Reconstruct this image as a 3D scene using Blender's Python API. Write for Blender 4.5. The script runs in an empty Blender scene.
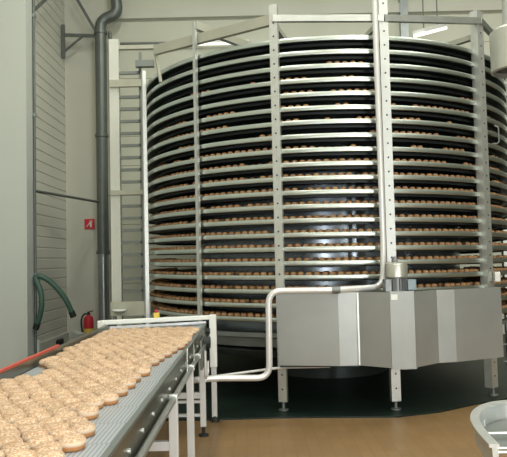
import bpy, bmesh, math, random
from mathutils import Vector, Matrix
random.seed(7)
C = bpy.context.scene.collection
PI = math.pi

# ------------------------------------------------------------ materials
def node_mat(name, col, rough=.5, metal=0., noise=0., nscale=6., col2=None, bump=0., bscale=40., aniso=None, spec=.5):
    m = bpy.data.materials.new(name); m.use_nodes = True
    nt = m.node_tree; b = nt.nodes['Principled BSDF']
    b.inputs['Base Color'].default_value = (*col, 1)
    b.inputs['Roughness'].default_value = rough
    b.inputs['Metallic'].default_value = metal
    b.inputs['Specular IOR Level'].default_value = spec
    tc = nt.nodes.new('ShaderNodeTexCoord')
    if noise > 0:
        n = nt.nodes.new('ShaderNodeTexNoise'); n.inputs['Scale'].default_value = nscale; n.inputs['Detail'].default_value = 4
        nt.links.new(tc.outputs['Object'], n.inputs['Vector'])
        r = nt.nodes.new('ShaderNodeValToRGB')
        c2 = col2 if col2 else tuple(c*(1-noise) for c in col)
        r.color_ramp.elements[0].position = .3; r.color_ramp.elements[1].position = .7
        r.color_ramp.elements[0].color = (*c2, 1); r.color_ramp.elements[1].color = (*col, 1)
        nt.links.new(n.outputs['Fac'], r.inputs['Fac']); nt.links.new(r.outputs['Color'], b.inputs['Base Color'])
    if bump > 0:
        n2 = nt.nodes.new('ShaderNodeTexNoise'); n2.inputs['Scale'].default_value = bscale
        nt.links.new(tc.outputs['Object'], n2.inputs['Vector'])
        bp = nt.nodes.new('ShaderNodeBump'); bp.inputs['Strength'].default_value = bump; bp.inputs['Distance'].default_value = .01
        nt.links.new(n2.outputs['Fac'], bp.inputs['Height']); nt.links.new(bp.outputs['Normal'], b.inputs['Normal'])
    return m

M = {}
M['wall'] = node_mat('wall_paint', (.60, .60, .53), .6, noise=.05, nscale=1.2)
M['wall_back'] = node_mat('back_wall_panel', (.60, .61, .51), .6, noise=.06, nscale=.8)
M['wall_left'] = node_mat('left_wall_panel', (.62, .62, .55), .55, noise=.05, nscale=1.)
M['pillar'] = node_mat('pillar_paint', (.56, .59, .55), .6, noise=.04, nscale=1.)
M['ceiling'] = node_mat('ceiling_paint', (.55, .55, .5), .8)
M['wall_dark'] = node_mat('dark_reflection_wall', (.13, .135, .11), .6, noise=.1, nscale=1.)  # unseen right wall, coloured dark so the metal facing it reflects dark
M['plinth'] = node_mat('plinth_paint', (.58, .59, .52), .6)
M['steel'] = node_mat('brushed_steel', (.62, .64, .62), .38, 1., noise=.12, nscale=9)
M['steel_light'] = node_mat('bright_steel', (.70, .715, .70), .42, .8, noise=.08, nscale=12)
M['post'] = node_mat('galvanised_post', (.66, .68, .65), .42, .75, noise=.14, nscale=14)
M['rail'] = node_mat('polished_rail', (.60, .655, .61), .36, 1., noise=.06, nscale=5)
M['guard'] = node_mat('guard_sheet', (.42, .435, .43), .46, .6, noise=.10, nscale=3)
M['drum'] = node_mat('drum_sheet', (.28, .32, .36), .25, .9, noise=.05, nscale=4)
M['belt_dark'] = node_mat('dark_mesh_belt', (.02, .032, .028), .5, .2)
M['dark_frame'] = node_mat('dark_frame', (.05, .06, .058), .45, .5)
M['grey_frame'] = node_mat('dull_grey_frame', (.22, .24, .23), .5, .6)
M['beam'] = node_mat('beam_paint', (.46, .46, .38), .5, .25, noise=.1, nscale=6)
M['tube'] = node_mat('white_tube', (.80, .80, .80), .35, .35, noise=.05, nscale=8)
M['white'] = node_mat('white_paint', (.82, .83, .80), .45)
M['frame_white'] = node_mat('cream_frame_paint', (.66, .67, .60), .45, noise=.06, nscale=3)
M['rubber'] = node_mat('black_rubber', (.015, .017, .016), .6)
M['pipe'] = node_mat('grey_duct', (.16, .18, .17), .4, .5, noise=.15, nscale=5)
M['pipe_light'] = node_mat('galvanised_duct', (.42, .46, .47), .3, .85, noise=.12, nscale=7)
M['hose'] = node_mat('green_hose', (.05, .11, .085), .45)
M['red'] = node_mat('red_paint', (.62, .03, .05), .35)
M['red_rail'] = node_mat('red_strip', (.55, .09, .06), .5)
M['yellow'] = node_mat('yellow_label', (.8, .6, .1), .5)
M['side'] = node_mat('conveyor_side_steel', (.30, .31, .27), .3, .9, noise=.15, nscale=6)
M['motor'] = node_mat('motor_cap', (.62, .62, .56), .35, .7, noise=.06, nscale=10)
M['motor_dark'] = node_mat('motor_body', (.24, .25, .26), .45, .5)
M['motor_box'] = node_mat('motor_terminal_box', (.22, .28, .31), .45, .2)
M['floor_dark'] = node_mat('shaded_green_floor_coating', (.009, .021, .016), .42, noise=.4, nscale=2.5, bump=.15, bscale=6)  # green coating, darkened further to hold the shade under the spiral
M['seed'] = node_mat('sesame', (.70, .54, .36), .6)

def emit(name, col, s):
    m = bpy.data.materials.new(name); m.use_nodes = True
    b = m.node_tree.nodes['Principled BSDF']
    b.inputs['Base Color'].default_value = (.8, .8, .8, 1)
    b.inputs['Emission Color'].default_value = (*col, 1); b.inputs['Emission Strength'].default_value = s
    return m
M['lamp'] = emit('lamp_glow', (1, .97, .85), .95)

def tile_mat():
    m = bpy.data.materials.new('brown_floor_tiles'); m.use_nodes = True
    nt = m.node_tree; b = nt.nodes['Principled BSDF']
    tc = nt.nodes.new('ShaderNodeTexCoord')
    br = nt.nodes.new('ShaderNodeTexBrick'); br.offset = 0
    br.inputs['Color1'].default_value = (.295, .185, .085, 1); br.inputs['Color2'].default_value = (.265, .165, .075, 1)
    br.inputs['Mortar'].default_value = (.26, .145, .065, 1)
    br.inputs['Scale'].default_value = 1; br.inputs['Mortar Size'].default_value = .006
    br.inputs['Brick Width'].default_value = .11; br.inputs['Row Height'].default_value = .22
    nt.links.new(tc.outputs['Object'], br.inputs['Vector'])
    n = nt.nodes.new('ShaderNodeTexNoise'); n.inputs['Scale'].default_value = 1.6; n.inputs['Detail'].default_value = 5
    nt.links.new(tc.outputs['Object'], n.inputs['Vector'])
    mx = nt.nodes.new('ShaderNodeMix'); mx.data_type = 'RGBA'; mx.blend_type = 'MULTIPLY'
    r = nt.nodes.new('ShaderNodeValToRGB'); r.color_ramp.elements[0].color = (.75, .75, .75, 1); r.color_ramp.elements[1].color = (1.1, 1.1, 1.1, 1)
    nt.links.new(n.outputs['Fac'], r.inputs['Fac'])
    mx.inputs[0].default_value = 1
    nt.links.new(br.outputs['Color'], mx.inputs[6]); nt.links.new(r.outputs['Color'], mx.inputs[7])
    nt.links.new(mx.outputs[2], b.inputs['Base Color'])
    b.inputs['Roughness'].default_value = .42
    return m
M['tiles'] = tile_mat()

def belt_mat():
    m = bpy.data.materials.new('grey_modular_belt'); m.use_nodes = True
    nt = m.node_tree; b = nt.nodes['Principled BSDF']
    tc = nt.nodes.new('ShaderNodeTexCoord')
    br = nt.nodes.new('ShaderNodeTexBrick')
    br.inputs['Color1'].default_value = (.40, .43, .46, 1); br.inputs['Color2'].default_value = (.36, .39, .42, 1)
    br.inputs['Mortar'].default_value = (.20, .22, .24, 1); br.inputs['Scale'].default_value = 1
    br.inputs['Mortar Size'].default_value = .0028; br.inputs['Brick Width'].default_value = .018; br.inputs['Row Height'].default_value = .30
    nt.links.new(tc.outputs['Object'], br.inputs['Vector'])
    nt.links.new(br.outputs['Color'], b.inputs['Base Color'])
    b.inputs['Roughness'].default_value = .4
    return m
M['belt'] = belt_mat()

def bun_mat(name, top, fleck, base, zsplit, flecks=True):
    m = bpy.data.materials.new(name); m.use_nodes = True
    nt = m.node_tree; b = nt.nodes['Principled BSDF']
    tc = nt.nodes.new('ShaderNodeTexCoord'); sp = nt.nodes.new('ShaderNodeSeparateXYZ')
    nt.links.new(tc.outputs['Object'], sp.inputs[0])
    oi = nt.nodes.new('ShaderNodeObjectInfo')
    ad = nt.nodes.new('ShaderNodeVectorMath'); ad.operation = 'ADD'
    nt.links.new(tc.outputs['Object'], ad.inputs[0]); nt.links.new(oi.outputs['Random'], ad.inputs[1])
    n = nt.nodes.new('ShaderNodeTexNoise'); n.inputs['Scale'].default_value = 105; n.inputs['Detail'].default_value = 3
    nt.links.new(ad.outputs[0], n.inputs['Vector'])
    r = nt.nodes.new('ShaderNodeValToRGB')
    r.color_ramp.elements[0].position = .44; r.color_ramp.elements[0].color = (*fleck, 1)
    r.color_ramp.elements[1].position = .62; r.color_ramp.elements[1].color = (*top, 1)
    nt.links.new(n.outputs['Fac'], r.inputs['Fac'])
    # pale band around the waist, speckled crown above, baked brown side below
    rz = nt.nodes.new('ShaderNodeMapRange'); rz.inputs['From Min'].default_value = zsplit+.012; rz.inputs['From Max'].default_value = zsplit+.018
    nt.links.new(sp.outputs['Z'], rz.inputs['Value'])
    m1 = nt.nodes.new('ShaderNodeMix'); m1.data_type = 'RGBA'
    m1.inputs[6].default_value = (*top, 1)
    nt.links.new(rz.outputs[0], m1.inputs[0]); nt.links.new(r.outputs['Color'], m1.inputs[7])
    rb = nt.nodes.new('ShaderNodeMapRange'); rb.inputs['From Min'].default_value = zsplit-.003; rb.inputs['From Max'].default_value = zsplit+.003
    nt.links.new(sp.outputs['Z'], rb.inputs['Value'])
    m2 = nt.nodes.new('ShaderNodeMix'); m2.data_type = 'RGBA'; m2.inputs[6].default_value = (*base, 1)
    nt.links.new(rb.outputs[0], m2.inputs[0]); nt.links.new(m1.outputs[2], m2.inputs[7])
    hs = nt.nodes.new('ShaderNodeHueSaturation')
    mr = nt.nodes.new('ShaderNodeMapRange'); mr.inputs['To Min'].default_value = .86; mr.inputs['To Max'].default_value = 1.08
    nt.links.new(oi.outputs['Random'], mr.inputs['Value']); nt.links.new(mr.outputs[0], hs.inputs['Value'])
    nt.links.new(m2.outputs[2], hs.inputs['Color']); nt.links.new(hs.outputs['Color'], b.inputs['Base Color'])
    b.inputs['Roughness'].default_value = .6
    return m
M['bun'] = bun_mat('seeded_bun_crust', (.71, .55, .395), (.47, .28, .155), (.46, .21, .075), .020)
M['bun_far'] = node_mat('shaded_bun_crust', (.44, .25, .115), .6, noise=.4, nscale=9, col2=(.28, .14, .06))  # crust colour lowered to hold the shade between the tiers

# ------------------------------------------------------------ geometry helpers (world coordinates)
def finish(name, bm, mat, parent=None, smooth=False, origin=None, bevel=0):
    bmesh.ops.recalc_face_normals(bm, faces=bm.faces[:])
    me = bpy.data.meshes.new(name); bm.to_mesh(me); bm.free()
    if parent is not None:
        base = Vector(parent['_o']); loc = Vector((0, 0, 0))
    else:
        if origin is None:
            xs = [v.co for v in me.vertices]
            origin = (sum(v.x for v in xs)/len(xs), sum(v.y for v in xs)/len(xs), min(v.z for v in xs))
        base = Vector(origin); loc = base
    me.transform(Matrix.Translation(-base))
    me.materials.append(mat)
    for p in me.polygons: p.use_smooth = smooth
    o = bpy.data.objects.new(name, me); C.objects.link(o)
    o.location = loc
    if parent is not None: o.parent = parent
    o['_o'] = tuple(base)
    if bevel:
        md = o.modifiers.new('bevel', 'BEVEL'); md.width = bevel; md.segments = 2; md.limit_method = 'ANGLE'
    if smooth:
        me.set_sharp_from_angle(angle=math.radians(40))
    return o

def root(name, loc, label, cat, group=None):
    o = bpy.data.objects.new(name, None); C.objects.link(o); o.location = loc; o['_o'] = tuple(loc)
    return tag(o, label, cat, group)
def tag(o, label, cat, group=None):
    o['label'] = label; o['category'] = cat
    if group: o['group'] = group
    return o
def struct(o):
    o['kind'] = 'structure'; return o

def box(bm, lo, hi):
    v = [bm.verts.new((x, y, z)) for x in (lo[0], hi[0]) for y in (lo[1], hi[1]) for z in (lo[2], hi[2])]
    for f in ((0,1,3,2),(4,6,7,5),(0,4,5,1),(2,3,7,6),(0,2,6,4),(1,5,7,3)): bm.faces.new([v[i] for i in f])
    return bm
def bar(bm, a, b, w, h, up=(0, 0, 1)):
    a = Vector(a); b = Vector(b); d = (b-a).normalized(); u = Vector(up)
    if abs(d.dot(u)) > .99: u = Vector((0, 1, 0))
    s = d.cross(u).normalized(); u = s.cross(d).normalized()
    q = [(-w/2, -h/2), (w/2, -h/2), (w/2, h/2), (-w/2, h/2)]
    va = [bm.verts.new(a+s*i+u*j) for i, j in q]; vb = [bm.verts.new(b+s*i+u*j) for i, j in q]
    for i in range(4): bm.faces.new((va[i], va[(i+1) % 4], vb[(i+1) % 4], vb[i]))
    bm.faces.new(va[::-1]); bm.faces.new(vb)
    return bm
def tube(bm, pts, r, n=12, closed=False):
    pts = [Vector(p) for p in pts]; rings = []; N = len(pts)
    ref = None
    for i, p in enumerate(pts):
        if closed: t = (pts[(i+1) % N]-pts[i-1]).normalized()
        else: t = ((pts[min(i+1, N-1)]-pts[max(i-1, 0)])).normalized()
        if ref is None:
            ref = Vector((0, 0, 1)) if abs(t.z) < .9 else Vector((1, 0, 0))
        s = t.cross(ref).normalized(); u = s.cross(t).normalized(); ref = u
        rr = r[i] if isinstance(r, (list, tuple)) else r
        rings.append([bm.verts.new(p+s*math.cos(2*PI*k/n)*rr+u*math.sin(2*PI*k/n)*rr) for k in range(n)])
    for i in range(N if closed else N-1):
        A = rings[i]; B = rings[(i+1) % N]
        for k in range(n): bm.faces.new((A[k], A[(k+1) % n], B[(k+1) % n], B[k]))
    if not closed: bm.faces.new(rings[0][::-1]); bm.faces.new(rings[-1])
    return bm
def fillet(pts, rad, seg=7):
    pts = [Vector(p) for p in pts]; out = [pts[0]]
    for i in range(1, len(pts)-1):
        a, p, b = pts[i-1], pts[i], pts[i+1]
        d1 = (a-p); d2 = (b-p); rr = min(rad, d1.length*.48, d2.length*.48)
        s = p+d1.normalized()*rr; e = p+d2.normalized()*rr
        for k in range(seg+1):
            t = k/seg; out.append(s*(1-t)**2+p*2*t*(1-t)+e*t*t)
    out.append(pts[-1]); return out
def lathe(bm, c, prof, n=32, caps=True):
    rings = [[bm.verts.new((c[0]+r*math.cos(2*PI*k/n), c[1]+r*math.sin(2*PI*k/n), c[2]+z)) for k in range(n)] for r, z in prof]
    for A, B in zip(rings, rings[1:]):
        for k in range(n): bm.faces.new((A[k], A[(k+1) % n], B[(k+1) % n], B[k]))
    if caps: bm.faces.new(rings[0][::-1]); bm.faces.new(rings[-1])
    return bm
def sweep(bm, pts, prof, closed=False):
    """profile of (outward, up) offsets along a level path; outward is the path's left-hand normal"""
    N = len(pts); rings = []
    pts = [Vector(p) for p in pts]
    for i, p in enumerate(pts):
        t = (pts[(i+1) % N]-pts[i-1]) if closed else (pts[min(i+1, N-1)]-pts[max(i-1, 0)])
        t.z = 0; t.normalize(); nrm = Vector((-t.y, t.x, 0))
        rings.append([bm.verts.new(p+nrm*o+Vector((0, 0, z))) for o, z in prof])
    m = len(prof)
    for i in range(N if closed else N-1):
        A = rings[i]; B = rings[(i+1) % N]
        for k in range(m): bm.faces.new((A[k], A[(k+1) % m], B[(k+1) % m], B[k]))
    if not closed: bm.faces.new(rings[0][::-1]); bm.faces.new(rings[-1])
    return bm
def BM(): return bmesh.new()

# ------------------------------------------------------------ the camera
H = 1.7; FPX = 620.; PITCH = .049; ROLL = .0235
Fv = Vector((0, math.cos(PITCH), math.sin(PITCH))); Uv = Vector((0, -math.sin(PITCH), math.cos(PITCH))); Rv = Vector((1, 0, 0))
U2 = Uv*math.cos(ROLL)+Rv*math.sin(ROLL); R2 = Rv*math.cos(ROLL)-Uv*math.sin(ROLL)
EYE = Vector((0, 0, H))
cam = bpy.data.cameras.new('camera'); cam.sensor_width = 36; cam.sensor_fit = 'HORIZONTAL'; cam.lens = 36*FPX/507
co = bpy.data.objects.new('camera', cam); C.objects.link(co)
co.matrix_world = Matrix(((R2.x, U2.x, -Fv.x, EYE.x), (R2.y, U2.y, -Fv.y, EYE.y), (R2.z, U2.z, -Fv.z, EYE.z), (0, 0, 0, 1)))
cam.clip_end = 100; cam.clip_start = .05
bpy.context.scene.camera = co
def at(px, py, Y):            # point at distance Y seen at a pixel of the photograph
    d = Fv+R2*(px-253.5)/FPX+U2*(228.5-py)/FPX
    return EYE+d*(Y/d.y)
def proj(p):
    v = Vector(p)-EYE; d = v.dot(Fv)
    return 253.5+FPX*v.dot(R2)/d, 228.5-FPX*v.dot(U2)/d

# ------------------------------------------------------------ the room
XL, XR, YB, YF, ZC = -3.93, 8.0, 13.0, -4.0, 9.0
struct(finish('floor', box(BM(), (-5.2, YF-.2, -.2), (XR+.2, YB+.2, 0)), M['tiles'], origin=(0, 0, 0)))
bm = BM()   # dark green coating around the spiral, with the spiral's shade in its colour
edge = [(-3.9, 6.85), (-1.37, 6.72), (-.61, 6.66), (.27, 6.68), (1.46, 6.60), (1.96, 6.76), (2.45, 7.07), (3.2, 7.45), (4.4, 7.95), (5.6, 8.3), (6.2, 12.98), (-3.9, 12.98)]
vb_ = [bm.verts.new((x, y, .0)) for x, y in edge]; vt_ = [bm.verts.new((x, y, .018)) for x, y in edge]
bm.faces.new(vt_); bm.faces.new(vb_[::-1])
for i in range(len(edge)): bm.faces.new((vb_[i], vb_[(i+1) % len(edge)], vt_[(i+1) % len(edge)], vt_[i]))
struct(finish('shaded_floor_coating', bm, M['floor_dark'], origin=(0, 0, 0)))
struct(finish('ceiling', box(BM(), (-5.2, YF-.2, ZC), (XR+.2, YB+.2, ZC+.2)), M['ceiling']))
struct(finish('wall_right', box(BM(), (XR, YF, 0), (XR+.2, YB, ZC)), M['wall_dark']))
struct(finish('wall_front', box(BM(), (-5.0, YF-.2, 0), (XR, YF, ZC)), M['wall']))
def panel_wall(axis, fixed, a, b, z0, z1, pitch, gw, gd, sign):
    """wall of horizontal panels with V-grooves at their joints"""
    bm = BM(); prof = [(0., z0)]; z = z0+pitch
    while z < z1-.05:
        prof += [(0., z-gw), (gd, z-gw*.4), (gd, z+gw*.4), (0., z+gw)]; z += pitch
    prof.append((0., z1)); prof += [(.2, z1), (.2, z0)]
    def P(t, o, z): return (fixed+sign*o, t, z) if axis == 'x' else (t, fixed+sign*o, z)
    A = [bm.verts.new(P(a, o, z)) for o, z in prof]; B = [bm.verts.new(P(b, o, z)) for o, z in prof]
    n = len(prof)
    for i in range(n): bm.faces.new((A[i], A[(i+1) % n], B[(i+1) % n], B[i]))
    bm.faces.new(A[::-1]); bm.faces.new(B)
    return bm
struct(finish('wall_left', panel_wall('x', XL, 10.36, YB+.2, 0, ZC, .20, .016, .014, -1), M['wall_left']))
XM = -3.08
struct(finish('wall_back', panel_wall('y', YB, XM, XR+.2, 0, ZC, .62, .012, .015, 1), M['wall_back']))
bm = BM(); box(bm, (XL, YB, 0), (XM, YB+.2, ZC)); struct(finish('wall_corner', bm, M['wall']))
bm = BM(); box(bm, (XL, 10.36, 0), (XL+.035, YB, .27)); struct(finish('baseboard_left', bm, M['plinth']))
struct(finish('wall_side', box(BM(), (-5.0, YF, 0), (-4.8, 10.0, ZC)), M['pillar']))
bm = BM(); box(bm, (-5.0, 10.0, 0), (-3.66, 10.36, ZC)); struct(finish('wall_pillar', bm, M['pillar']))

# pipe run along the pillar with the level stay pipe and clips
t = root('conduit_pipe', (-3.63, 10.30, 0), 'thin dark vertical pipe on the edge of the pale pillar', 'pipe')
finish('riser', tube(BM(), [(-3.635, 10.30, 0), (-3.635, 10.30, ZC-.002)], .022), M['pipe'], t, True)
finish('stay_pipe', tube(BM(), [(-3.635, 10.30, 2.92), (-3.13, 12.55, 2.93)], .025), M['pipe'], t, True)
for z in (1.52, 4.2, 5.9): finish('clip', box(BM(), (-3.67, 10.27, z-.03), (-3.60, 10.335, z+.03)), M['pipe_light'], t)

# hose hanging from the pipe
t = root('water_hose', (-3.60, 10.26, 1.5), 'dark green hose looped over a peg on the thin pillar pipe', 'hose')
hp = [at(x, y, Y) for x, y, Y in ((37, 325, 10.2), (40, 316, 10.18), (42, 304, 10.16), (41, 291, 10.16), (37, 282, 10.18), (35, 276, 10.2), (41, 276, 10.2), (50, 281, 10.25), (59, 290, 10.3), (67, 301, 10.35), (72, 313, 10.4))]
def smooth_path(p, it=2):
    for _ in range(it):
        q = [p[0]]
        for a, b in zip(p, p[1:]): q += [a*.75+b*.25, a*.25+b*.75]
        q.append(p[-1]); p = q
    return p
finish('hose_body', tube(BM(), smooth_path(hp), .045), M['hose'], t, True)
for e, d in ((hp[0], hp[0]-hp[1]), (hp[-1], hp[-1]-hp[-2])):
    finish('coupling', tube(BM(), [e-d.normalized()*.03, e+d.normalized()*.07], .052), M['rubber'], t, True)
finish('peg', tube(BM(), [(-3.635, 10.28, 1.5), (-3.52, 10.2, 1.53)], .02), M['pipe_light'], t, True)

# vertical duct with elbow
PX, PY = -3.07, 12.62
t = root('ventilation_duct', (PX, PY, 0), 'tall round dark grey duct with an elbow beside the white corner wall', 'duct')
finish('upper_pipe', tube(BM(), fillet([(PX, PY, 1.9), (PX, PY, 6.72), at(118, 14, 12.62), at(112, -30, 12.62)], .22), .115, 20), M['pipe'], t, True)
finish('lower_pipe', tube(BM(), [(PX, PY, .02), (PX, PY, 1.9)], .105, 20), M['pipe_light'], t, True)
for z in (1.9, 4.3, 6.45): finish('flange', lathe(BM(), (PX, PY, z-.03), [(.116, 0), (.135, 0), (.135, .06), (.116, .06)], 24, False), M['pipe'], t, True)
finish('foot_collar', lathe(BM(), (PX, PY, 0), [(.2, .018), (.2, .05), (.11, .09)], 24), M['pipe_light'], t, True)
# slim second pipe beside it
t = root('drain_pipe', (PX+.17, 12.72, 0), 'slim grey pipe running up right beside the tall dark duct', 'pipe')
finish('riser', tube(BM(), [(PX+.17, 12.72, 0.018), (PX+.17, 12.72, 6.5)], .035), M['pipe'], t, True)

# bracket high up in the corner
t = root('pipe_bracket', (-3.85, 12.9, 6.2), 'dark steel wall bracket holding the duct high in the corner', 'bracket')
finish('wall_bar', bar(BM(), at(63, 25, 12.75), at(63.5, 58, 12.75), .07, .06), M['pipe'], t)
finish('arm', bar(BM(), at(64, 35, 12.75), at(100, 36, 12.65), .045, .06), M['pipe'], t)
finish('strut', bar(BM(), at(65, 51, 12.75), at(83, 36, 12.7), .035, .035), M['pipe'], t)
finish('stay', bar(BM(), at(74, -6, 12.6), at(99, 37, 12.6), .06, .06), M['pipe'], t)
t = root('roof_strut', at(34, 8, 10.4), 'short dark diagonal strut at the pillar top in the corner', 'strut')
finish('rod', tube(BM(), [at(33, 11, 10.35), at(60, -14, 11.6)], .03), M['pipe'], t, True)

# fire extinguisher and its sign
ex = at(88, 337, 12.8); ez = ex.z
t = root('fire_extinguisher', (ex.x, 12.86, ez), 'red fire extinguisher hung low on the white corner wall', 'fire extinguisher')
finish('cylinder', lathe(BM(), (ex.x, 12.86, ez), [(.085, 0), (.098, .02), (.098, .36), (.085, .405), (.04, .43), (.035, .45)], 24), M['red'], t, True)
finish('label_band', lathe(BM(), (ex.x, 12.86, ez+.08), [(.0995, 0), (.0995, .09)], 24, False), M['yellow'], t, True)
finish('valve', lathe(BM(), (ex.x, 12.86, ez+.445), [(.032, 0), (.036, .03), (.022, .055)], 16), M['rubber'], t, True)
finish('handle', bar(BM(), (ex.x-.02, 12.86, ez+.50), (ex.x+.1, 12.84, ez+.53), .025, .02), M['rubber'], t)
finish('hose', tube(BM(), smooth_path([Vector(p) for p in ((ex.x, 12.86, ez+.47), (ex.x-.1, 12.84, ez+.47), (ex.x-.15, 12.82, ez+.33), (ex.x-.12, 12.8, ez+.15), (ex.x-.1, 12.8, ez+.05))]), .017, 8), M['rubber'], t, True)
finish('wall_hook', box(BM(), (ex.x-.03, 12.93, ez+.3), (ex.x+.03, 13.0, ez+.4)), M['pipe'], t)
sg = at(89.5, 224, 12.985); s = .105
t = root('fire_extinguisher_sign', (sg.x, 12.985, sg.z-s), 'small square red sign with a white symbol on the corner wall', 'sign')
finish('plate', box(BM(), (sg.x-s, 12.98, sg.z-s), (sg.x+s, 13.0, sg.z+s)), M['red'], t)
bm = BM(); tube(bm, [(sg.x+.03, 12.978, sg.z-.07), (sg.x+.03, 12.978, sg.z+.03)], .022, 8)
bar(bm, (sg.x-.06, 12.976, sg.z-.06), (sg.x+.05, 12.976, sg.z+.075), .012, .012)
bar(bm, (sg.x+.0, 12.976, sg.z+.065), (sg.x+.07, 12.976, sg.z+.045), .012, .012)
finish('symbol', bm, M['white'], t)
# loose things at the wall foot
g = at(78.5, 336, 12.6)
t = root('grey_control_box', (g.x, 12.6, 0), 'small pale grey box on a stub beside the fire extinguisher', 'box')
finish('body', bar(BM(), at(74, 334, 12.6), at(82, 337, 12.5), .16, .14), M['pillar'], t, bevel=.012)
finish('front_plate', bar(BM(), at(76.5, 335, 12.5), at(79.5, 336, 12.48), .05, .07), M['pipe'], t)
finish('stub', tube(BM(), [(g.x, 12.6, .018), (g.x, 12.6, g.z-.05)], .03), M['pipe'], t, True)
finish('cord', tube(BM(), smooth_path([at(82, 337, 12.5), at(85, 340, 12.4), at(83, 344, 12.4), at(80, 350, 12.4)]), .014, 8), M['rubber'], t, True)
sk = at(62.5, 345, 12.1)
bm = BM(); box(bm, (XL+.035, 12.15, .06), (XL+.10, 12.45, .21)); k = finish('wall_socket', bm, M['rubber'], bevel=.01)
tag(k, 'small black socket box on the baseboard below the ribbed wall', 'socket')
q = at(48, 342, 11.2)
bm = BM(); box(bm, (XL+.035, 11.1, .02), (XL+.07, 11.16, .35)); k = finish('white_post', bm, M['white'])
tag(k, 'short thin white upright strip on the baseboard left of the socket', 'strip')

# light fixtures seen on the back wall and under the ceiling
def wall_light(px0, py0, px1, py1, Y, rail, label):
    a, b = at(px0, py0, Y), at(px1, py1, Y)
    t = root('ceiling_light', (a+b)/2, label, 'light')
    finish('diffuser', bar(BM(), a, b, .05, .035), M['lamp'], t)
    up = Vector((0, 0, .08))
    finish('housing', bar(BM(), a+up*.6, b+up*.6, .06, .03), M['white'], t)
    if rail: finish('mounting_rail', bar(BM(), at(rail[0], rail[1], Y+.02)+up*.6, a+up*.6, .04, .04), M['pipe'], t)
    else:
        for f in (.15, .85): 
            p = a.lerp(b, f); finish('hanger', tube(BM(), [p+up, Vector((p.x, p.y, ZC))], .012, 6), M['pipe'], t)
    return t
wall_light(198, 44.5, 249, 43, 12.85, (118, 46), 'long thin lit strip light on a rail above the left part of the coil')
a, b = at(419, 35, 11.5), at(442, 29, 12.3)
t = root('ceiling_light', (a+b)/2, 'short bright lamp panel hanging above the right part of the coil', 'light')
finish('diffuser', bar(BM(), a, b, .22, .06), M['lamp'], t)
finish('housing', bar(BM(), a+Vector((0, 0, .07)), b+Vector((0, 0, .07)), .26, .07), M['white'], t)
for f in (.2, .8):
    p = a.lerp(b, f); finish('hanger', tube(BM(), [p+Vector((0, 0, .1)), Vector((p.x, p.y, ZC))], .012, 6), M['pipe'], t)
# steelwork of the hall behind
for i, (px, w, lab) in enumerate(((404, .16, 'pale steel column on the back wall behind the right half of the coil'),)):
    p = at(px, 20, 12.9)
    k = finish('wall_column', box(BM(), (p.x-w/2, 12.86, 0.018), (p.x+w/2, 13.0, ZC)), M['pipe_light']); tag(k, lab, 'column')
p = at(330, 9, 12.9)
struct(finish('trim_1', box(BM(), (XM+.3, 12.9, p.z-.10), (XR, 13.0, p.z+.10)), M['wall']))

# ------------------------------------------------------------ the spiral cooler
CX, CY, R, PIT, HEL = 1.09, 9.6, 2.70, .159, -.0253
ZTOP = 4.20; NT = 21
def pol(th, r, z): return (CX+r*math.sin(th), CY-r*math.cos(th), z)
S = root('spiral_cooler', (CX, CY, 0), 'huge round spiral cooling conveyor with shining rails and tiers of buns', 'conveyor')
def zt(i, th): return ZTOP-PIT*i+HEL*th
def helix(bm, z0, prof, n=180, a0=-PI, a1=PI):
    rings = []
    for k in range(n+1):
        th = a0+(a1-a0)*k/n
        rings.append([bm.verts.new(pol(th, r, z0+HEL*th+dz)) for r, dz in prof])
    m = len(prof)
    for A, B in zip(rings, rings[1:]):
        for k in range(m): bm.faces.new((A[k], A[(k+1) % m], B[(k+1) % m], B[k]))
    bm.faces.new(rings[0][::-1]); bm.faces.new(rings[-1])
    return bm
for i in range(NT):
    z = ZTOP-PIT*i
    tr = finish('belt_tier', helix(BM(), z, [(R-.70, -.022), (R-.012, -.022), (R-.012, -.006), (R-.70, -.006)]), M['belt_dark'], S, True)
    finish('outer_rail', helix(BM(), z, [(R-.012, -.050), (R+.006, -.046), (R+.014, -.022), (R+.006, .002), (R-.012, .006)]), M['rail'], tr, True)
    # lower edge strip that carries the belt
    finish('carrier', helix(BM(), z, [(R-.16, -.066), (R-.13, -.066), (R-.13, -.036), (R-.16, -.036)], 120), M['dark_frame'], tr, True)
finish('inner_drum', lathe(BM(), (CX, CY, 0), [(1.0, .70), (R-.72, .74), (R-.72, ZTOP+.02), (1.0, ZTOP+.03)], 128), M['drum'], S, True)
bm = BM()
for zc, r0, w, h in ((.80, R-.04, .05, .05), (.66, R-.25, .06, .10)):
    lathe(bm, (CX, CY, zc), [(r0-w, 0), (r0, 0), (r0, h), (r0-w, h), (r0-w, 0)], 96, False)
finish('base_ring', bm, M['grey_frame'], S, True)
finish('drip_pan', lathe(BM(), (CX, CY, .50), [(R-.5, 0), (R-.32, .10), (R-.34, .11), (R-.52, .02)], 96), M['grey_frame'], S, True)
finish('centre_column', lathe(BM(), (CX, CY, .018), [(.9, 0), (.9, .62), (.35, .70), (.35, .72)], 32), M['dark_frame'], S, True)
finish('bearing', lathe(BM(), (CX, CY, 4.22), [(.42, 0), (.42, .06), (.22, .10), (.22, .30)], 32), M['beam'], S, True)

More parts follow.
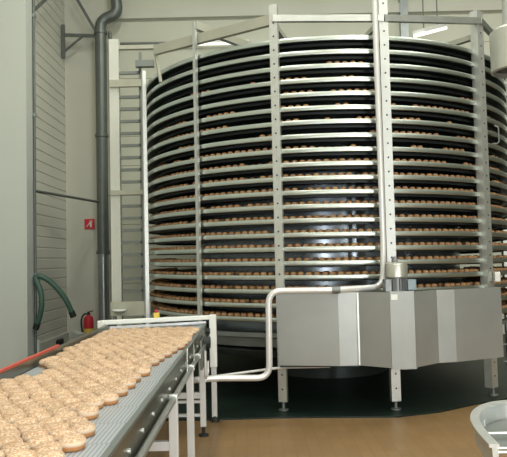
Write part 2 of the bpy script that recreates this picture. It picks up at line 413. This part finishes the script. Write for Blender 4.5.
# posts (depth-true places on a circle just outside the rails)
RP = R+.075
def post(deg, w, dp, ztop, mat, hol=True, z0=.11, ro=0):
    th = math.radians(deg); c = Vector(pol(th, RP+ro, 0)); out = Vector((math.sin(th), -math.cos(th), 0)); sd = Vector((math.cos(th), math.sin(th), 0))
    bm = BM()
    # channel section: web facing out, two flanges pointing in
    for a, b in (((-w/2, 0), (w/2, -.012)), ((-w/2, -.012), (-w/2+.012, -dp)), ((w/2-.012, -.012), (w/2, -dp))):
        q = [(a[0], a[1]), (b[0], a[1]), (b[0], b[1]), (a[0], b[1])]
        lo = [bm.verts.new(c+sd*x+out*y+Vector((0, 0, z0))) for x, y in q]; hi = [bm.verts.new(c+sd*x+out*y+Vector((0, 0, ztop))) for x, y in q]
        for i in range(4): bm.faces.new((lo[i], lo[(i+1) % 4], hi[(i+1) % 4], hi[i]))
        bm.faces.new(lo[::-1]); bm.faces.new(hi)
    o = finish('post', bm, mat, S)
    if hol:
        z = .25
        while z < ztop-.1:
            p = c+Vector((0, 0, z))
            if not .5 < z < 1.36: finish('bolt', tube(BM(), [p-out*.004, p+out*.003], .011, 8), M['dark_frame'], o)
            z += PIT
    f = finish('foot', lathe(BM(), (c.x-out.x*.03, c.y-out.y*.03, .018), [(.055, 0), (.055, .012), (.018, .02), (.018, .11)], 16), M['grey_frame'], o, True)
    return c
pA = post(-17.0, .095, .06, 4.60, M['post'])
pB = post(8.9, .105, .06, 4.80, M['steel_light'])
pC = post(38.6, .125, .10, 4.66, M['post'])
pD = post(-39.6, .042, .04, 4.62, M['post'], False)
pE = post(-67.5, .075, .05, 4.35, M['steel_light'], False, ro=.035)
pF = post(62., .095, .06, 4.6, M['post'])
pG = post(88., .095, .06, 4.6, M['post'])
for a_, b_, z0_, z1_ in ((pA, pB, 4.43, 4.37), (pB, pC, 4.37, 4.53), (pC, pF, 4.53, 4.4)):
    finish('ring_beam', bar(BM(), a_+Vector((0, 0, z0_)), b_+Vector((0, 0, z1_)), .05, .075), M['steel'], S)
eE = at(155, 50.5, 7.9)
finish('ring_beam', bar(BM(), (pA.x, pA.y+.03, 4.43), eE, .06, .12), M['beam'], S)
finish('beam_foot', bar(BM(), eE+Vector((.0, .03, 0)), Vector((eE.x+.06, eE.y+.05, 4.02)), .05, .035), M['beam'], S)
for p_, r_ in ((pA, .06), (pB, .06), (pC, .06), (pD, .10)):
    z_ = 4.36 if p_ is not pD else 4.58
    q_ = Vector((CX, CY, z_)); d_ = (q_-Vector((p_.x, p_.y, z_))).normalized()
    finish('radial_beam', bar(BM(), Vector((p_.x, p_.y, z_))+d_*.02, q_-d_*.15, .07, r_), M['beam'], S)

# sheet guards around the drive
ZB, ZG = .56, 1.325
def sheet(name, plan, zb, zg, mat, th_=.03):
    bm = BM(); n = len(plan)
    nb = []
    for i, (x, y) in enumerate(plan): nb.append((x, y+th_))
    rows = [[bm.verts.new((x, y, z)) for (x, y) in P] for P, z in ((plan, zb), (plan, zg), (nb, zg), (nb, zb))]
    for i in range(n-1):
        for a in range(4): bm.faces.new((rows[a][i], rows[a][i+1], rows[(a+1) % 4][i+1], rows[(a+1) % 4][i]))
    bm.faces.new([rows[a][0] for a in range(4)]); bm.faces.new([rows[a][n-1] for a in range(4)][::-1])
    return finish(name, bm, mat, S)
gl = sheet('guard_panel', [(.235, 6.67), (.872, 6.55), (1.08, 6.56), (1.372, 6.36)], ZB, ZG, M['guard'])
finish('seam_strip', bar(BM(), (1.076, 6.553, ZB+.005), (1.076, 6.553, ZG-.005), .018, .022), M['steel_light'], gl)
finish('edge_trim', bar(BM(), (.25, 6.66, ZB-.008), (1.07, 6.57, ZB-.008), .03, .016), M['rubber'], gl)
sheet('guard_panel', [(1.63, 6.37), (1.925, 6.60), (2.12, 6.63), (2.713, 6.87)], ZB, ZG, M['guard'])
bm = BM(); pl = [(1.355, 6.62), (1.362, 6.37), (1.375, 6.355), (1.50, 6.335), (1.62, 6.352), (1.635, 6.37), (1.66, 6.62)]
lo = [bm.verts.new((x, y, ZB-.012)) for x, y in pl]; hi = [bm.verts.new((x, y, ZG+.01)) for x, y in pl]
for i in range(len(pl)): bm.faces.new((lo[i], lo[(i+1) % len(pl)], hi[(i+1) % len(pl)], hi[i]))
bm.faces.new(lo[::-1]); bm.faces.new(hi)
dh = finish('drive_housing', bm, M['guard'], S)
finish('sticker', box(BM(), (1.385, 6.343, ZG-.075), (1.475, 6.350, ZG-.02)), M['white'], dh)
# drive motor on the housing
mc = (1.475, 6.48)
mo = finish('drive_motor', lathe(BM(), (mc[0], mc[1], ZG+.01), [(.085, 0), (.085, .14)], 28), M['motor_dark'], S, True)
bm = BM()
for k in range(18):
    a = 2*PI*k/18; d = Vector((math.cos(a), math.sin(a), 0))
    bar(bm, Vector((mc[0], mc[1], ZG+.02))+d*.092, Vector((mc[0], mc[1], ZG+.135))+d*.092, .008, .03, up=d)
finish('cooling_fins', bm, M['motor_dark'], mo)
finish('fan_cap', lathe(BM(), (mc[0], mc[1], ZG+.145), [(.105, 0), (.117, .01), (.117, .13), (.108, .15), (.06, .165)], 32), M['motor'], mo, True)
finish('eye_bolt', lathe(BM(), (mc[0]-.01, mc[1], ZG+.305), [(.03, 0), (.036, .02), (.03, .05), (.012, .06)], 14), M['motor_dark'], mo, True)
finish('terminal_box', box(BM(), (mc[0]+.10, mc[1]-.07, ZG+.015), (mc[0]+.19, mc[1]+.06, ZG+.125)), M['motor_box'], mo, bevel=.008)
for dx in (-.10,): finish('mount_block', box(BM(), (mc[0]+dx-.03, mc[1]-.08, ZG+.01), (mc[0]+dx+.03, mc[1]+.06, ZG+.13)), M['motor_dark'], mo)
# small fittings on the right post
finish('sensor', box(BM(), (pC.x+.03, pC.y-.05, 1.36), (pC.x+.10, pC.y+.02, 1.48)), M['motor'], S, bevel=.006)
finish('cable_loop', tube(BM(), fillet([pC+Vector((.10, -.03, .42)), pC+Vector((.16, -.03, .42)), pC+Vector((.16, -.03, .62)), pC+Vector((.10, -.03, .62))], .03), .008, 8), M['grey_frame'], S, True)
finish('cable_loop', tube(BM(), fillet([pC+Vector((.09, 0, 3.02)), pC+Vector((.16, -.02, 3.02)), pC+Vector((.16, -.02, 3.22)), pC+Vector((.12, 0, 3.24))], .04), .008, 8), M['grey_frame'], S, True)

# white tube rail from the conveyor, over the guard and up the post
YT = 6.50
tp = [at(186, 381, 6.30), at(215, 378, 6.38), at(262, 378, YT), at(270, 362, YT), at(268, 300, YT), at(277, 291, YT), at(336, 290, YT), at(377, 287, 6.62), at(384, 280, 6.70), (1.415, 6.79, 1.75), (1.412, 6.80, 4.75)]
T = root('guard_tube', tuple(tp[1]), 'bent white tube rising beside the guard and up the middle post', 'tube')
finish('pipe', tube(BM(), fillet([tp[0], tp[1], at(269.5, 378, YT), at(268.5, 291, YT), at(336, 290, YT), at(383, 287, 6.70), (1.415, 6.785, 1.8), (1.412, 6.80, 4.75)], .14, 9), .033, 14), M['tube'], T, True)
finish('joint_sleeve', tube(BM(), [at(332, 290, YT), at(340, 289.8, YT)], .040, 14), M['grey_frame'], T, True)
k = finish('thin_rod', tube(BM(), [at(214, 376.5, 6.7), at(282, 367.5, 6.75), at(330, 366.5, 6.75)], .014, 8), M['tube'])
tag(k, 'thin pale rod running level just above the lower white tube', 'rod')

# ------------------------------------------------------------ buns on the tiers (far too many to count) as one mass
def low_bun(bm, c, r, h, n=8):
    prof = [(r*.86, 0), (r, h*.35), (r*.72, h*.85)]
    rings = [[bm.verts.new((c[0]+q*math.cos(2*PI*k/n), c[1]+q*math.sin(2*PI*k/n), c[2]+z)) for k in range(n)] for q, z in prof]
    for A, B in zip(rings, rings[1:]):
        for k in range(n): bm.faces.new((A[k], A[(k+1) % n], B[(k+1) % n], B[k]))
    top = bm.verts.new((c[0], c[1], c[2]+h))
    for k in range(n): bm.faces.new((rings[-1][k], rings[-1][(k+1) % n], top))
bm = BM(); rnd = random.Random(3)
for i in range(2, NT):
    dens = min(1., max(.10, (i-1)/9.))
    for row, rr in enumerate((R-.068, R-.165)):
        th = -1.9+rnd.random()*.03; run = 0; on = True
        while th < 1.9:
            if run <= 0:
                on = rnd.random() < dens+.05*row; run = rnd.randint(1, 5) if dens < .95 else 3
            if dens >= .95: on = rnd.random() < .96
            if on: low_bun(bm, pol(th, rr+rnd.uniform(-.008, .008), zt(i, th)-.005), .040+rnd.uniform(-.002, .002), .047+rnd.uniform(-.004, .004))
            th += .0865/rr*rnd.uniform(.98, 1.1); run -= 1
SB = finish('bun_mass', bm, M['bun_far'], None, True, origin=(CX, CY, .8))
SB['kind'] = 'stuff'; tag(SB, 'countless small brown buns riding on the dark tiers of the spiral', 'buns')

# ------------------------------------------------------------ ladder frame left of the spiral
LY = 9.5
l0, l1 = at(117.5, 40, LY), at(117.5, 305, LY)
t = root('ladder_frame', (l1.x, LY, .018), 'tall white ladder-like frame with dark rungs left of the spiral', 'frame')
finish('post', box(BM(), (l1.x-.075, LY-.06, .018), (l1.x+.075, LY+.06, 5.15)), M['frame_white'], t, bevel=.006)
xr_ = at(142, 200, LY).x
finish('stile', box(BM(), (xr_-.02, LY-.02, .018), (xr_+.02, LY+.02, 4.95)), M['grey_frame'], t)
for kx in range(19):
    z = at(130, 73+12.1*kx, LY).z
    finish('rung', box(BM(), (l1.x+.07, LY-.02, z-.022), (xr_, LY+.02, z+.022)), M['grey_frame'], t)
finish('top_arm', box(BM(), (l1.x+.07, LY-.03, 5.0), (at(158, 53, LY).x, LY+.03, 5.06)), M['beam'], t)
finish('cross_beam', box(BM(), (l1.x-.06, LY-.10, at(130, 85, LY).z-.05), (at(147, 85, LY).x, LY-.04, at(130, 85, LY).z+.06)), M['beam'], t)
finish('cross_beam', box(BM(), (l1.x-.06, LY-.10, at(130, 193, LY).z-.035), (at(148, 85, LY).x, LY-.04, at(130, 193, LY).z+.035)), M['beam'], t)
finish('outrigger', box(BM(), (at(137, 70, LY).x, LY-.14, at(140, 66, LY).z-.05), (at(155, 66, LY).x, LY-.05, at(140, 66, LY).z+.05)), M['grey_frame'], t)
# shelf plate behind the conveyor end
p0, p1 = at(111, 316, 8.6), at(151, 301, 8.6)
t = root('control_shelf', ((p0.x+p1.x)/2, 8.6, .018), 'dull grey plate on legs behind the far conveyor end', 'shelf')
finish('plate', box(BM(), (p0.x, 8.57, p0.z), (p1.x, 8.63, p1.z)), M['beam'], t)
for xx in (p0.x+.05, p1.x-.05): finish('leg', box(BM(), (xx-.025, 8.58, .018), (xx+.025, 8.62, p0.z)), M['grey_frame'], t)
finish('dish', lathe(BM(), (at(117, 311, 8.3).x, 8.45, at(117, 313, 8.45).z), [(.06, 0), (.10, .03), (.10, .045)], 20), M['white'], t, True)

# ------------------------------------------------------------ the straight belt conveyor
ZBELT = 1.01; BX0, BX1, BY0, BY1 = -1.485, -.53, .6, 6.75
K = root('belt_conveyor', ((BX0+BX1)/2, 3.6, 0), 'long flat belt conveyor carrying seeded buns towards the spiral', 'conveyor')
finish('belt', box(BM(), (BX0+.01, BY0, ZBELT-.03), (BX1-.01, BY1, ZBELT)), M['belt'], K)
finish('end_roller', tube(BM(), [(BX0+.02, BY1, ZBELT-.045), (BX1-.02, BY1, ZBELT-.045)], .044, 16), M['grey_frame'], K, True)
sp_ = finish('side_panel', box(BM(), (BX1-.008, BY0, ZBELT-.125), (BX1+.004, BY1-.1, ZBELT+.012)), M['side'], K)
finish('edge_strip', box(BM(), (BX1-.02, BY0, ZBELT+.004), (BX1+.006, BY1-.1, ZBELT+.018)), M['grey_frame'], K)
finish('support_rail', tube(BM(), [(BX1+.035, BY0, ZBELT-.125), (BX1+.035, BY1-.15, ZBELT-.125)], .018, 12), M['steel'], K, True)
finish('lower_flange', box(BM(), (BX1-.006, BY0, ZBELT-.145), (BX1+.03, BY1-.12, ZBELT-.135)), M['side'], K)
y = 1.95
while y < 6.3:
    finish('bolt', tube(BM(), [(BX1+.004, y, ZBELT-.075), (BX1+.012, y, ZBELT-.075)], .011, 8), M['steel_light'], K, True); y += .30
for y in (2.18, 2.28, 3.72, 4.75, 5.3):
    finish('rail_clamp', box(BM(), (BX1+.004, y-.02, ZBELT-.145), (BX1+.058, y+.02, ZBELT-.10)), M['steel_light'], K, bevel=.005)
finish('side_panel', box(BM(), (BX0-.012, BY0, ZBELT-.12), (BX0, BY1-.1, ZBELT-.005)), M['side'], K)
finish('guide_rail', box(BM(), (BX0-.03, BY0, ZBELT-.03), (BX0+.002, BY1-.1, ZBELT+.060)), M['side'], K)
finish('red_strip', box(BM(), (BX0-.032, 2.6, ZBELT+.060), (BX0-.010, 4.75, ZBELT+.074)), M['red_rail'], K)
# bent wire guides at the side
for y0_, y1_ in ((4.5, 5.0),):
    finish('wire_guide', tube(BM(), fillet([(BX1+.03, y0_, ZBELT-.11), (BX1+.03, y0_, ZBELT+.05), (BX1+.03, y1_, ZBELT+.05), (BX1+.03, y1_, ZBELT-.11)], .05), .005, 8), M['steel'], K, True)
# legs
for xx, sgn in ((BX1+.0, 1), (BX0-.0, -1)):
    for yy in (1.2, 3.95, 4.95, 6.1):
        lg = finish('leg', box(BM(), (xx-.028, yy-.025, .09), (xx+.028, yy+.025, ZBELT-.14)), M['tube'], K, bevel=.004)
        finish('foot', lathe(BM(), (xx, yy, 0), [(.05, 0), (.05, .015), (.016, .025), (.016, .10)], 14), M['rubber'], lg, True)
for yy, zz, hh in ((2.6, .70, .03), (3.95, .545, .028), (6.1, .39, .028), (6.1, .33, .012), (6.1, .20, .012)):
    finish('cross_member', box(BM(), (BX0+.02, yy-.02, zz-hh), (BX1-.01, yy+.02, zz+hh)), M['tube'], K)
finish('return_belt', box(BM(), (BX0+.05, BY0, ZBELT-.24), (BX1-.05, BY1-.2, ZBELT-.22)), M['belt_dark'], K)
# drive bits near the far right corner
finish('drive_plate', box(BM(), (BX1+.01, 5.75, ZBELT-.32), (BX1+.03, 6.2, ZBELT-.05)), M['side'], K)
finish('drive_gear', tube(BM(), [(BX1+.03, 6.0, ZBELT-.10), (BX1+.09, 6.0, ZBELT-.10)], .055, 16), M['rubber'], K, True)
finish('hook', tube(BM(), fillet([(BX1+.05, 5.85, ZBELT-.16), (BX1+.05, 5.85, ZBELT-.42), (BX1+.05, 6.15, ZBELT-.42), (BX1+.05, 6.15, ZBELT-.30)], .07), .012, 8), M['tube'], K, True)

# portal frame over the far end
Y0 = 6.62
a = at(101, 320, 6.30); b = at(213, 318.5, Y0)
t = root('portal_frame', (b.x, Y0, 0), 'white square-tube portal frame bridging the far end of the belt', 'frame')
ZP = 1.105
zl = b.z+.014
finish('top_bar', bar(BM(), (a.x, a.y, zl), (b.x, b.y, zl), .05, .046), M['white'], t, bevel=.008)
finish('lower_bar', bar(BM(), (a.x+.05, a.y+.04, zl-.056), (b.x-.08, b.y+.04, zl-.056), .022, .024), M['tube'], t)
finish('side_plate', box(BM(), (b.x-.04, Y0-.04, at(211, 367, Y0).z), (b.x+.035, Y0+.03, zl+.028)), M['white'], t, bevel=.008)
lg = finish('leg', box(BM(), (b.x-.03, Y0-.028, .05), (b.x+.026, Y0+.028, at(211, 366, Y0).z)), M['tube'], t, bevel=.005)
finish('foot', lathe(BM(), (b.x, Y0, 0), [(.045, .0), (.045, .035), (.03, .06)], 16), M['rubber'], lg, True)
lg = finish('leg', box(BM(), (a.x-.03, a.y-.028, .05), (a.x+.028, a.y+.028, zl+.02)), M['white'], t, bevel=.005)
finish('foot', lathe(BM(), (a.x, a.y, 0), [(.045, .0), (.045, .035), (.03, .06)], 16), M['rubber'], lg, True)
finish('gear_knob', tube(BM(), [(b.x-.09, Y0-.06, zl-.14), (b.x-.03, Y0-.06, zl-.14)], .03, 12), M['rubber'], t, True)
e = at(156.5, 317, 6.46)
st = root('emergency_stop', (e.x, 6.46, zl+.023), 'small yellow emergency stop box with red button on the portal bar', 'switch')
finish('housing', box(BM(), (e.x-.026, 6.435, zl+.023), (e.x+.03, 6.485, zl+.075)), M['yellow'], st, bevel=.005)
finish('button', lathe(BM(), (e.x, 6.46, zl+.075), [(.012, 0), (.012, .01), (.023, .014), (.021, .028)], 14), M['red'], st, True)

# ------------------------------------------------------------ buns on the belt
def make_bun(rr, seed, n=22):
    rng = random.Random(seed)
    prof = [(.0, 0.), (.74, 0.), (.88, .003), (.94, .009), (.96, .017), (.955, .020), (.99, .024), (1.0, .030), (.97, .037), (.87, .0435), (.64, .0485), (.34, .051), (.0, .052)]
    bm = bmesh.new(); ph = [rng.uniform(0, 6.28) for _ in range(4)]; am = [rng.uniform(.005, .03) for _ in range(4)]
    rings = []
    for q, z in prof:
        if q == 0: rings.append([bm.verts.new((0, 0, z))]); continue
        rg = []
        for k in range(n):
            a = 2*PI*k/n; w = 1+sum(am[j]*math.cos((j+2)*a+ph[j]) for j in range(4))*.6
            rg.append(bm.verts.new((rr*q*w*math.cos(a), rr*q*w*math.sin(a), z*(1+.05*math.sin(a+ph[0])*(z > .02)))))
        rings.append(rg)
    for A, B in zip(rings, rings[1:]):
        for k in range(n):
            if len(A) == 1: bm.faces.new((A[0], B[(k+1) % n], B[k]))
            elif len(B) == 1: bm.faces.new((A[k], A[(k+1) % n], B[0]))
            else: bm.faces.new((A[k], A[(k+1) % n], B[(k+1) % n], B[k]))
    me = bpy.data.meshes.new('bun'); bmesh.ops.recalc_face_normals(bm, faces=bm.faces[:]); bm.to_mesh(me); bm.free()
    me.materials.append(M['bun'])
    for p in me.polygons: p.use_smooth = True
    # sesame seeds
    sb = bmesh.new()
    for _ in range(46):
        a = rng.uniform(0, 6.28); q = math.sqrt(rng.random())*.82
        z = .052-.0085*(q/.87)**2.4+.0005
        m = Matrix.Translation((rr*q*math.cos(a), rr*q*math.sin(a), z)) @ Matrix.Rotation(rng.uniform(0, 3.14), 4, 'Z') @ Matrix.Diagonal((.0024, .0014, .001, 1))
        bmesh.ops.create_icosphere(sb, subdivisions=1, radius=1., matrix=m)
    sm = bpy.data.meshes.new('sesame_seeds'); sb.to_mesh(sm); sb.free(); sm.materials.append(M['seed'])
    return me, sm
kinds = [make_bun(.0515*random.uniform(.97, 1.02), 100+k) for k in range(8)]
protos = []
for me, sm in kinds:
    protos.append((bpy.data.objects.new('bun', me), bpy.data.objects.new('sesame_seeds', sm)))
def interp(tab, y):
    if y <= tab[0][0]: return tab[0][1]
    for (a, u), (b, v) in zip(tab, tab[1:]):
        if y <= b: return u+(v-u)*(y-a)/(b-a)
    return tab[-1][1]
LEFT = [(3.5, -1.435), (3.58, -1.38), (3.64, -1.28), (4.1, -1.30), (4.2, -1.43), (6.5, -1.425)]
RIGHT = [(2.33, -.690), (3.07, -.715), (4.1, -.705), (4.35, -.675), (5.0, -.605), (5.7, -.59), (6.5, -.585)]
DB = .1035
spots = []; row = 0; y = 1.98
while y < 6.05:
    xl, xr = interp(LEFT, y), interp(RIGHT, y)
    x = xr-random.uniform(0, .045)-(DB/2 if row % 2 else 0)*.9
    while x > xl:
        px, py = proj((x, y, ZBELT+.02))
        if px > -16 and py < 474 and random.random() < .985:
            spots.append((x+random.uniform(-.02, .02), y+random.uniform(-.02, .02)))
        x -= DB*random.uniform(1.0, 1.02)
    y += DB*.872; row += 1
# push apart so that no two buns overlap
for _ in range(25):
    for i in range(len(spots)):
        for j in range(i+1, len(spots)):
            dx = spots[j][0]-spots[i][0]; dy = spots[j][1]-spots[i][1]
            if abs(dx) < .104 and abs(dy) < .104:
                d = math.hypot(dx, dy)
                if 1e-6 < d < .1035:
                    k_ = (.1035-d)/2/d
                    spots[i] = (spots[i][0]-dx*k_, spots[i][1]-dy*k_); spots[j] = (spots[j][0]+dx*k_, spots[j][1]+dy*k_)
spots.sort(key=lambda s: s[1])
print('BUNS', len(spots))
ind, rest = spots[:300], spots[300:]
rights = {}
for i, (x, y) in enumerate(ind):
    pb, ps = protos[i % 8] if random.random() < .5 else random.choice(protos)
    o = pb.copy(); C.objects.link(o)
    o.location = (x, y, ZBELT); o.rotation_euler = (0, 0, random.uniform(0, 6.28))
    xr = interp(RIGHT, y); xl = interp(LEFT, y)
    if x > xr-.062: lab = 'round seeded bun on the ragged right edge of the bun carpet, bare belt beside it'; g = 'buns along the right edge of the belt'
    elif x < xl+.07 and y > 3.3: lab = 'round seeded bun along the left guide rail of the belt'; g = 'buns along the left guide rail'
    elif y < 3.2: lab = 'round seeded bun packed among others on the nearest stretch of belt'; g = 'buns on the near belt'
    elif y < 4.6: lab = 'round seeded bun packed among others on the middle stretch of belt'; g = 'buns on the middle belt'
    else: lab = 'round pale bun packed among others near the far portal frame'; g = 'buns on the far belt'
    tag(o, lab, 'bun', g)
    if y < 3.2:
        s_ = ps.copy(); C.objects.link(s_); s_.parent = o; s_['kind'] = 'stuff'
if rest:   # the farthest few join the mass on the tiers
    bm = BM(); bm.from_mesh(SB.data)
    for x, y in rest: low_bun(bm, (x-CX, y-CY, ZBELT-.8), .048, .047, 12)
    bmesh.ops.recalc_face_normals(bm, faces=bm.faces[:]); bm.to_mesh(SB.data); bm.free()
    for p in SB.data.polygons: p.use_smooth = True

# ------------------------------------------------------------ hanging hood, top right
hc = (2.62, 6.0)
zb_, zh_ = 3.47, 3.90
t = root('ventilation_hood', (hc[0], hc[1], zb_), 'pale steel cylinder hood hanging on a pipe at the top right', 'hood')
finish('shell', lathe(BM(), (hc[0], hc[1], zb_), [(.215, 0), (.24, .01), (.24, zh_-zb_-.03), (.20, zh_-zb_), (.10, zh_-zb_+.015), (.10, zh_-zb_+.01), (.19, zh_-zb_-.02), (.222, zh_-zb_-.05), (.222, .02), (.215, 0)], 40, False), M['motor'], t, True)
finish('inner_plate', lathe(BM(), (hc[0], hc[1], zb_+.05), [(.222, 0), (.222, .02)], 40), M['dark_frame'], t, True)
finish('pipe', tube(BM(), [(hc[0]-.02, hc[1], zh_), (hc[0]-.02, hc[1], ZC)], .095, 24), M['post'], t, True)

# ------------------------------------------------------------ round stand, bottom right
t = root('round_stand', (1.52, 3.3, 0), 'open steel stand with a curved bright guard band at the lower right', 'stand')
zr = .80
left = [(1.105, 2.94), (1.118, 3.08), (1.137, 3.22), (1.165, 3.36), (1.21, 3.49), (1.27, 3.60), (1.35, 3.70), (1.44, 3.765), (1.54, 3.785)]
left = [(p.x, p.y) for p in smooth_path([Vector((x, y, 0)) for x, y in left])]
path = left+[(3.08-x, y) for x, y in left[::-1][1:]]
finish('guard_band', sweep(BM(), [(x, y, zr) for x, y in path], [(-.012, -.10), (.012, -.10), (.016, -.008), (.030, -.004), (.030, .010), (-.018, .010), (-.018, -.004), (-.012, -.008)]), M['steel_light'], t)
bm = BM(); vs = []
pp = [p for p in path if p[1] > 3.1]
lo = [bm.verts.new((1.54+(x-1.54)*.96, 3.30+(y-3.3)*.96, zr-.10)) for x, y in pp]; hi = [bm.verts.new((1.54+(x-1.54)*.96, 3.30+(y-3.3)*.96, zr-.09)) for x, y in pp]
bm.faces.new(lo[::-1]); bm.faces.new(hi)
for i in range(len(pp)): bm.faces.new((lo[i], lo[(i+1) % len(pp)], hi[(i+1) % len(pp)], hi[i]))
finish('tray', bm, M['grey_frame'], t)
for yy, zz in ((3.36, zr-.06), (3.10, zr-.06), (3.04, zr-.06)):
    finish('cross_rod', tube(BM(), [(1.13+(yy-3.04)*.17, yy, zz), (1.95-(yy-3.04)*.17, yy, zz)], .008, 10), M['steel_light'], t, True)
for x, y in ((1.11, 2.96), (1.97, 2.96), (1.30, 3.63), (1.78, 3.63)):
    finish('leg', tube(BM(), [(x, y, 0), (x, y, zr-.06)], .016, 12), M['steel_light'], t, True)
finish('shelf_ring', tube(BM(), [(x, y, .30) for x, y in path], .012, 8), M['steel'], t, True)

# ------------------------------------------------------------ light
def area(loc, sx, sy, power, col=(.97, 1, .93), rot=(0, 0, 0)):
    l = bpy.data.lights.new('hall_and_fill_light', 'AREA'); l.shape = 'RECTANGLE'; l.size = sx; l.size_y = sy; l.energy = power; l.color = col
    o = bpy.data.objects.new('hall_and_fill_light', l); C.objects.link(o); o.location = loc; o.rotation_euler = rot
    return o
for x in (-1.5, 2.6, 6.2):
    for y in (-1.5, 3.2, 8.0): area((x, y, 8.7), .5, 3.0, 128, (1, 1, .88))
area((4.2, -3.9, 3.4), 2.0, 1.5, 170, (.97, 1, .98), (PI/2, 0, 0))  # added fill on the front wall, no known source, brightens the rails
area((4.3, -3.9, 1.25), .45, 1.7, 170, (.95, 1, 1), (PI/2, 0, 0))
fl = bpy.data.lights.new('camera_flash', 'AREA'); fl.shape = 'RECTANGLE'; fl.size = .06; fl.size_y = .04; fl.energy = 34; fl.color = (.95, .97, 1)
fo = bpy.data.objects.new('camera_flash', fl); C.objects.link(fo); fo.location = (.04, -.02, H+.10)
fo.rotation_euler = (PI/2+PITCH, 0, 0)
w = bpy.data.worlds.new('world'); bpy.context.scene.world = w; w.use_nodes = True
w.node_tree.nodes['Background'].inputs[0].default_value = (.5, .52, .48, 1); w.node_tree.nodes['Background'].inputs[1].default_value = .3

vs_ = bpy.context.scene.view_settings
vs_.view_transform = 'Standard'; vs_.look = 'None'; vs_.gamma = 1; vs_.use_curve_mapping = False; vs_.exposure = .1
for o in bpy.data.objects:
    if '_o' in o: del o['_o']
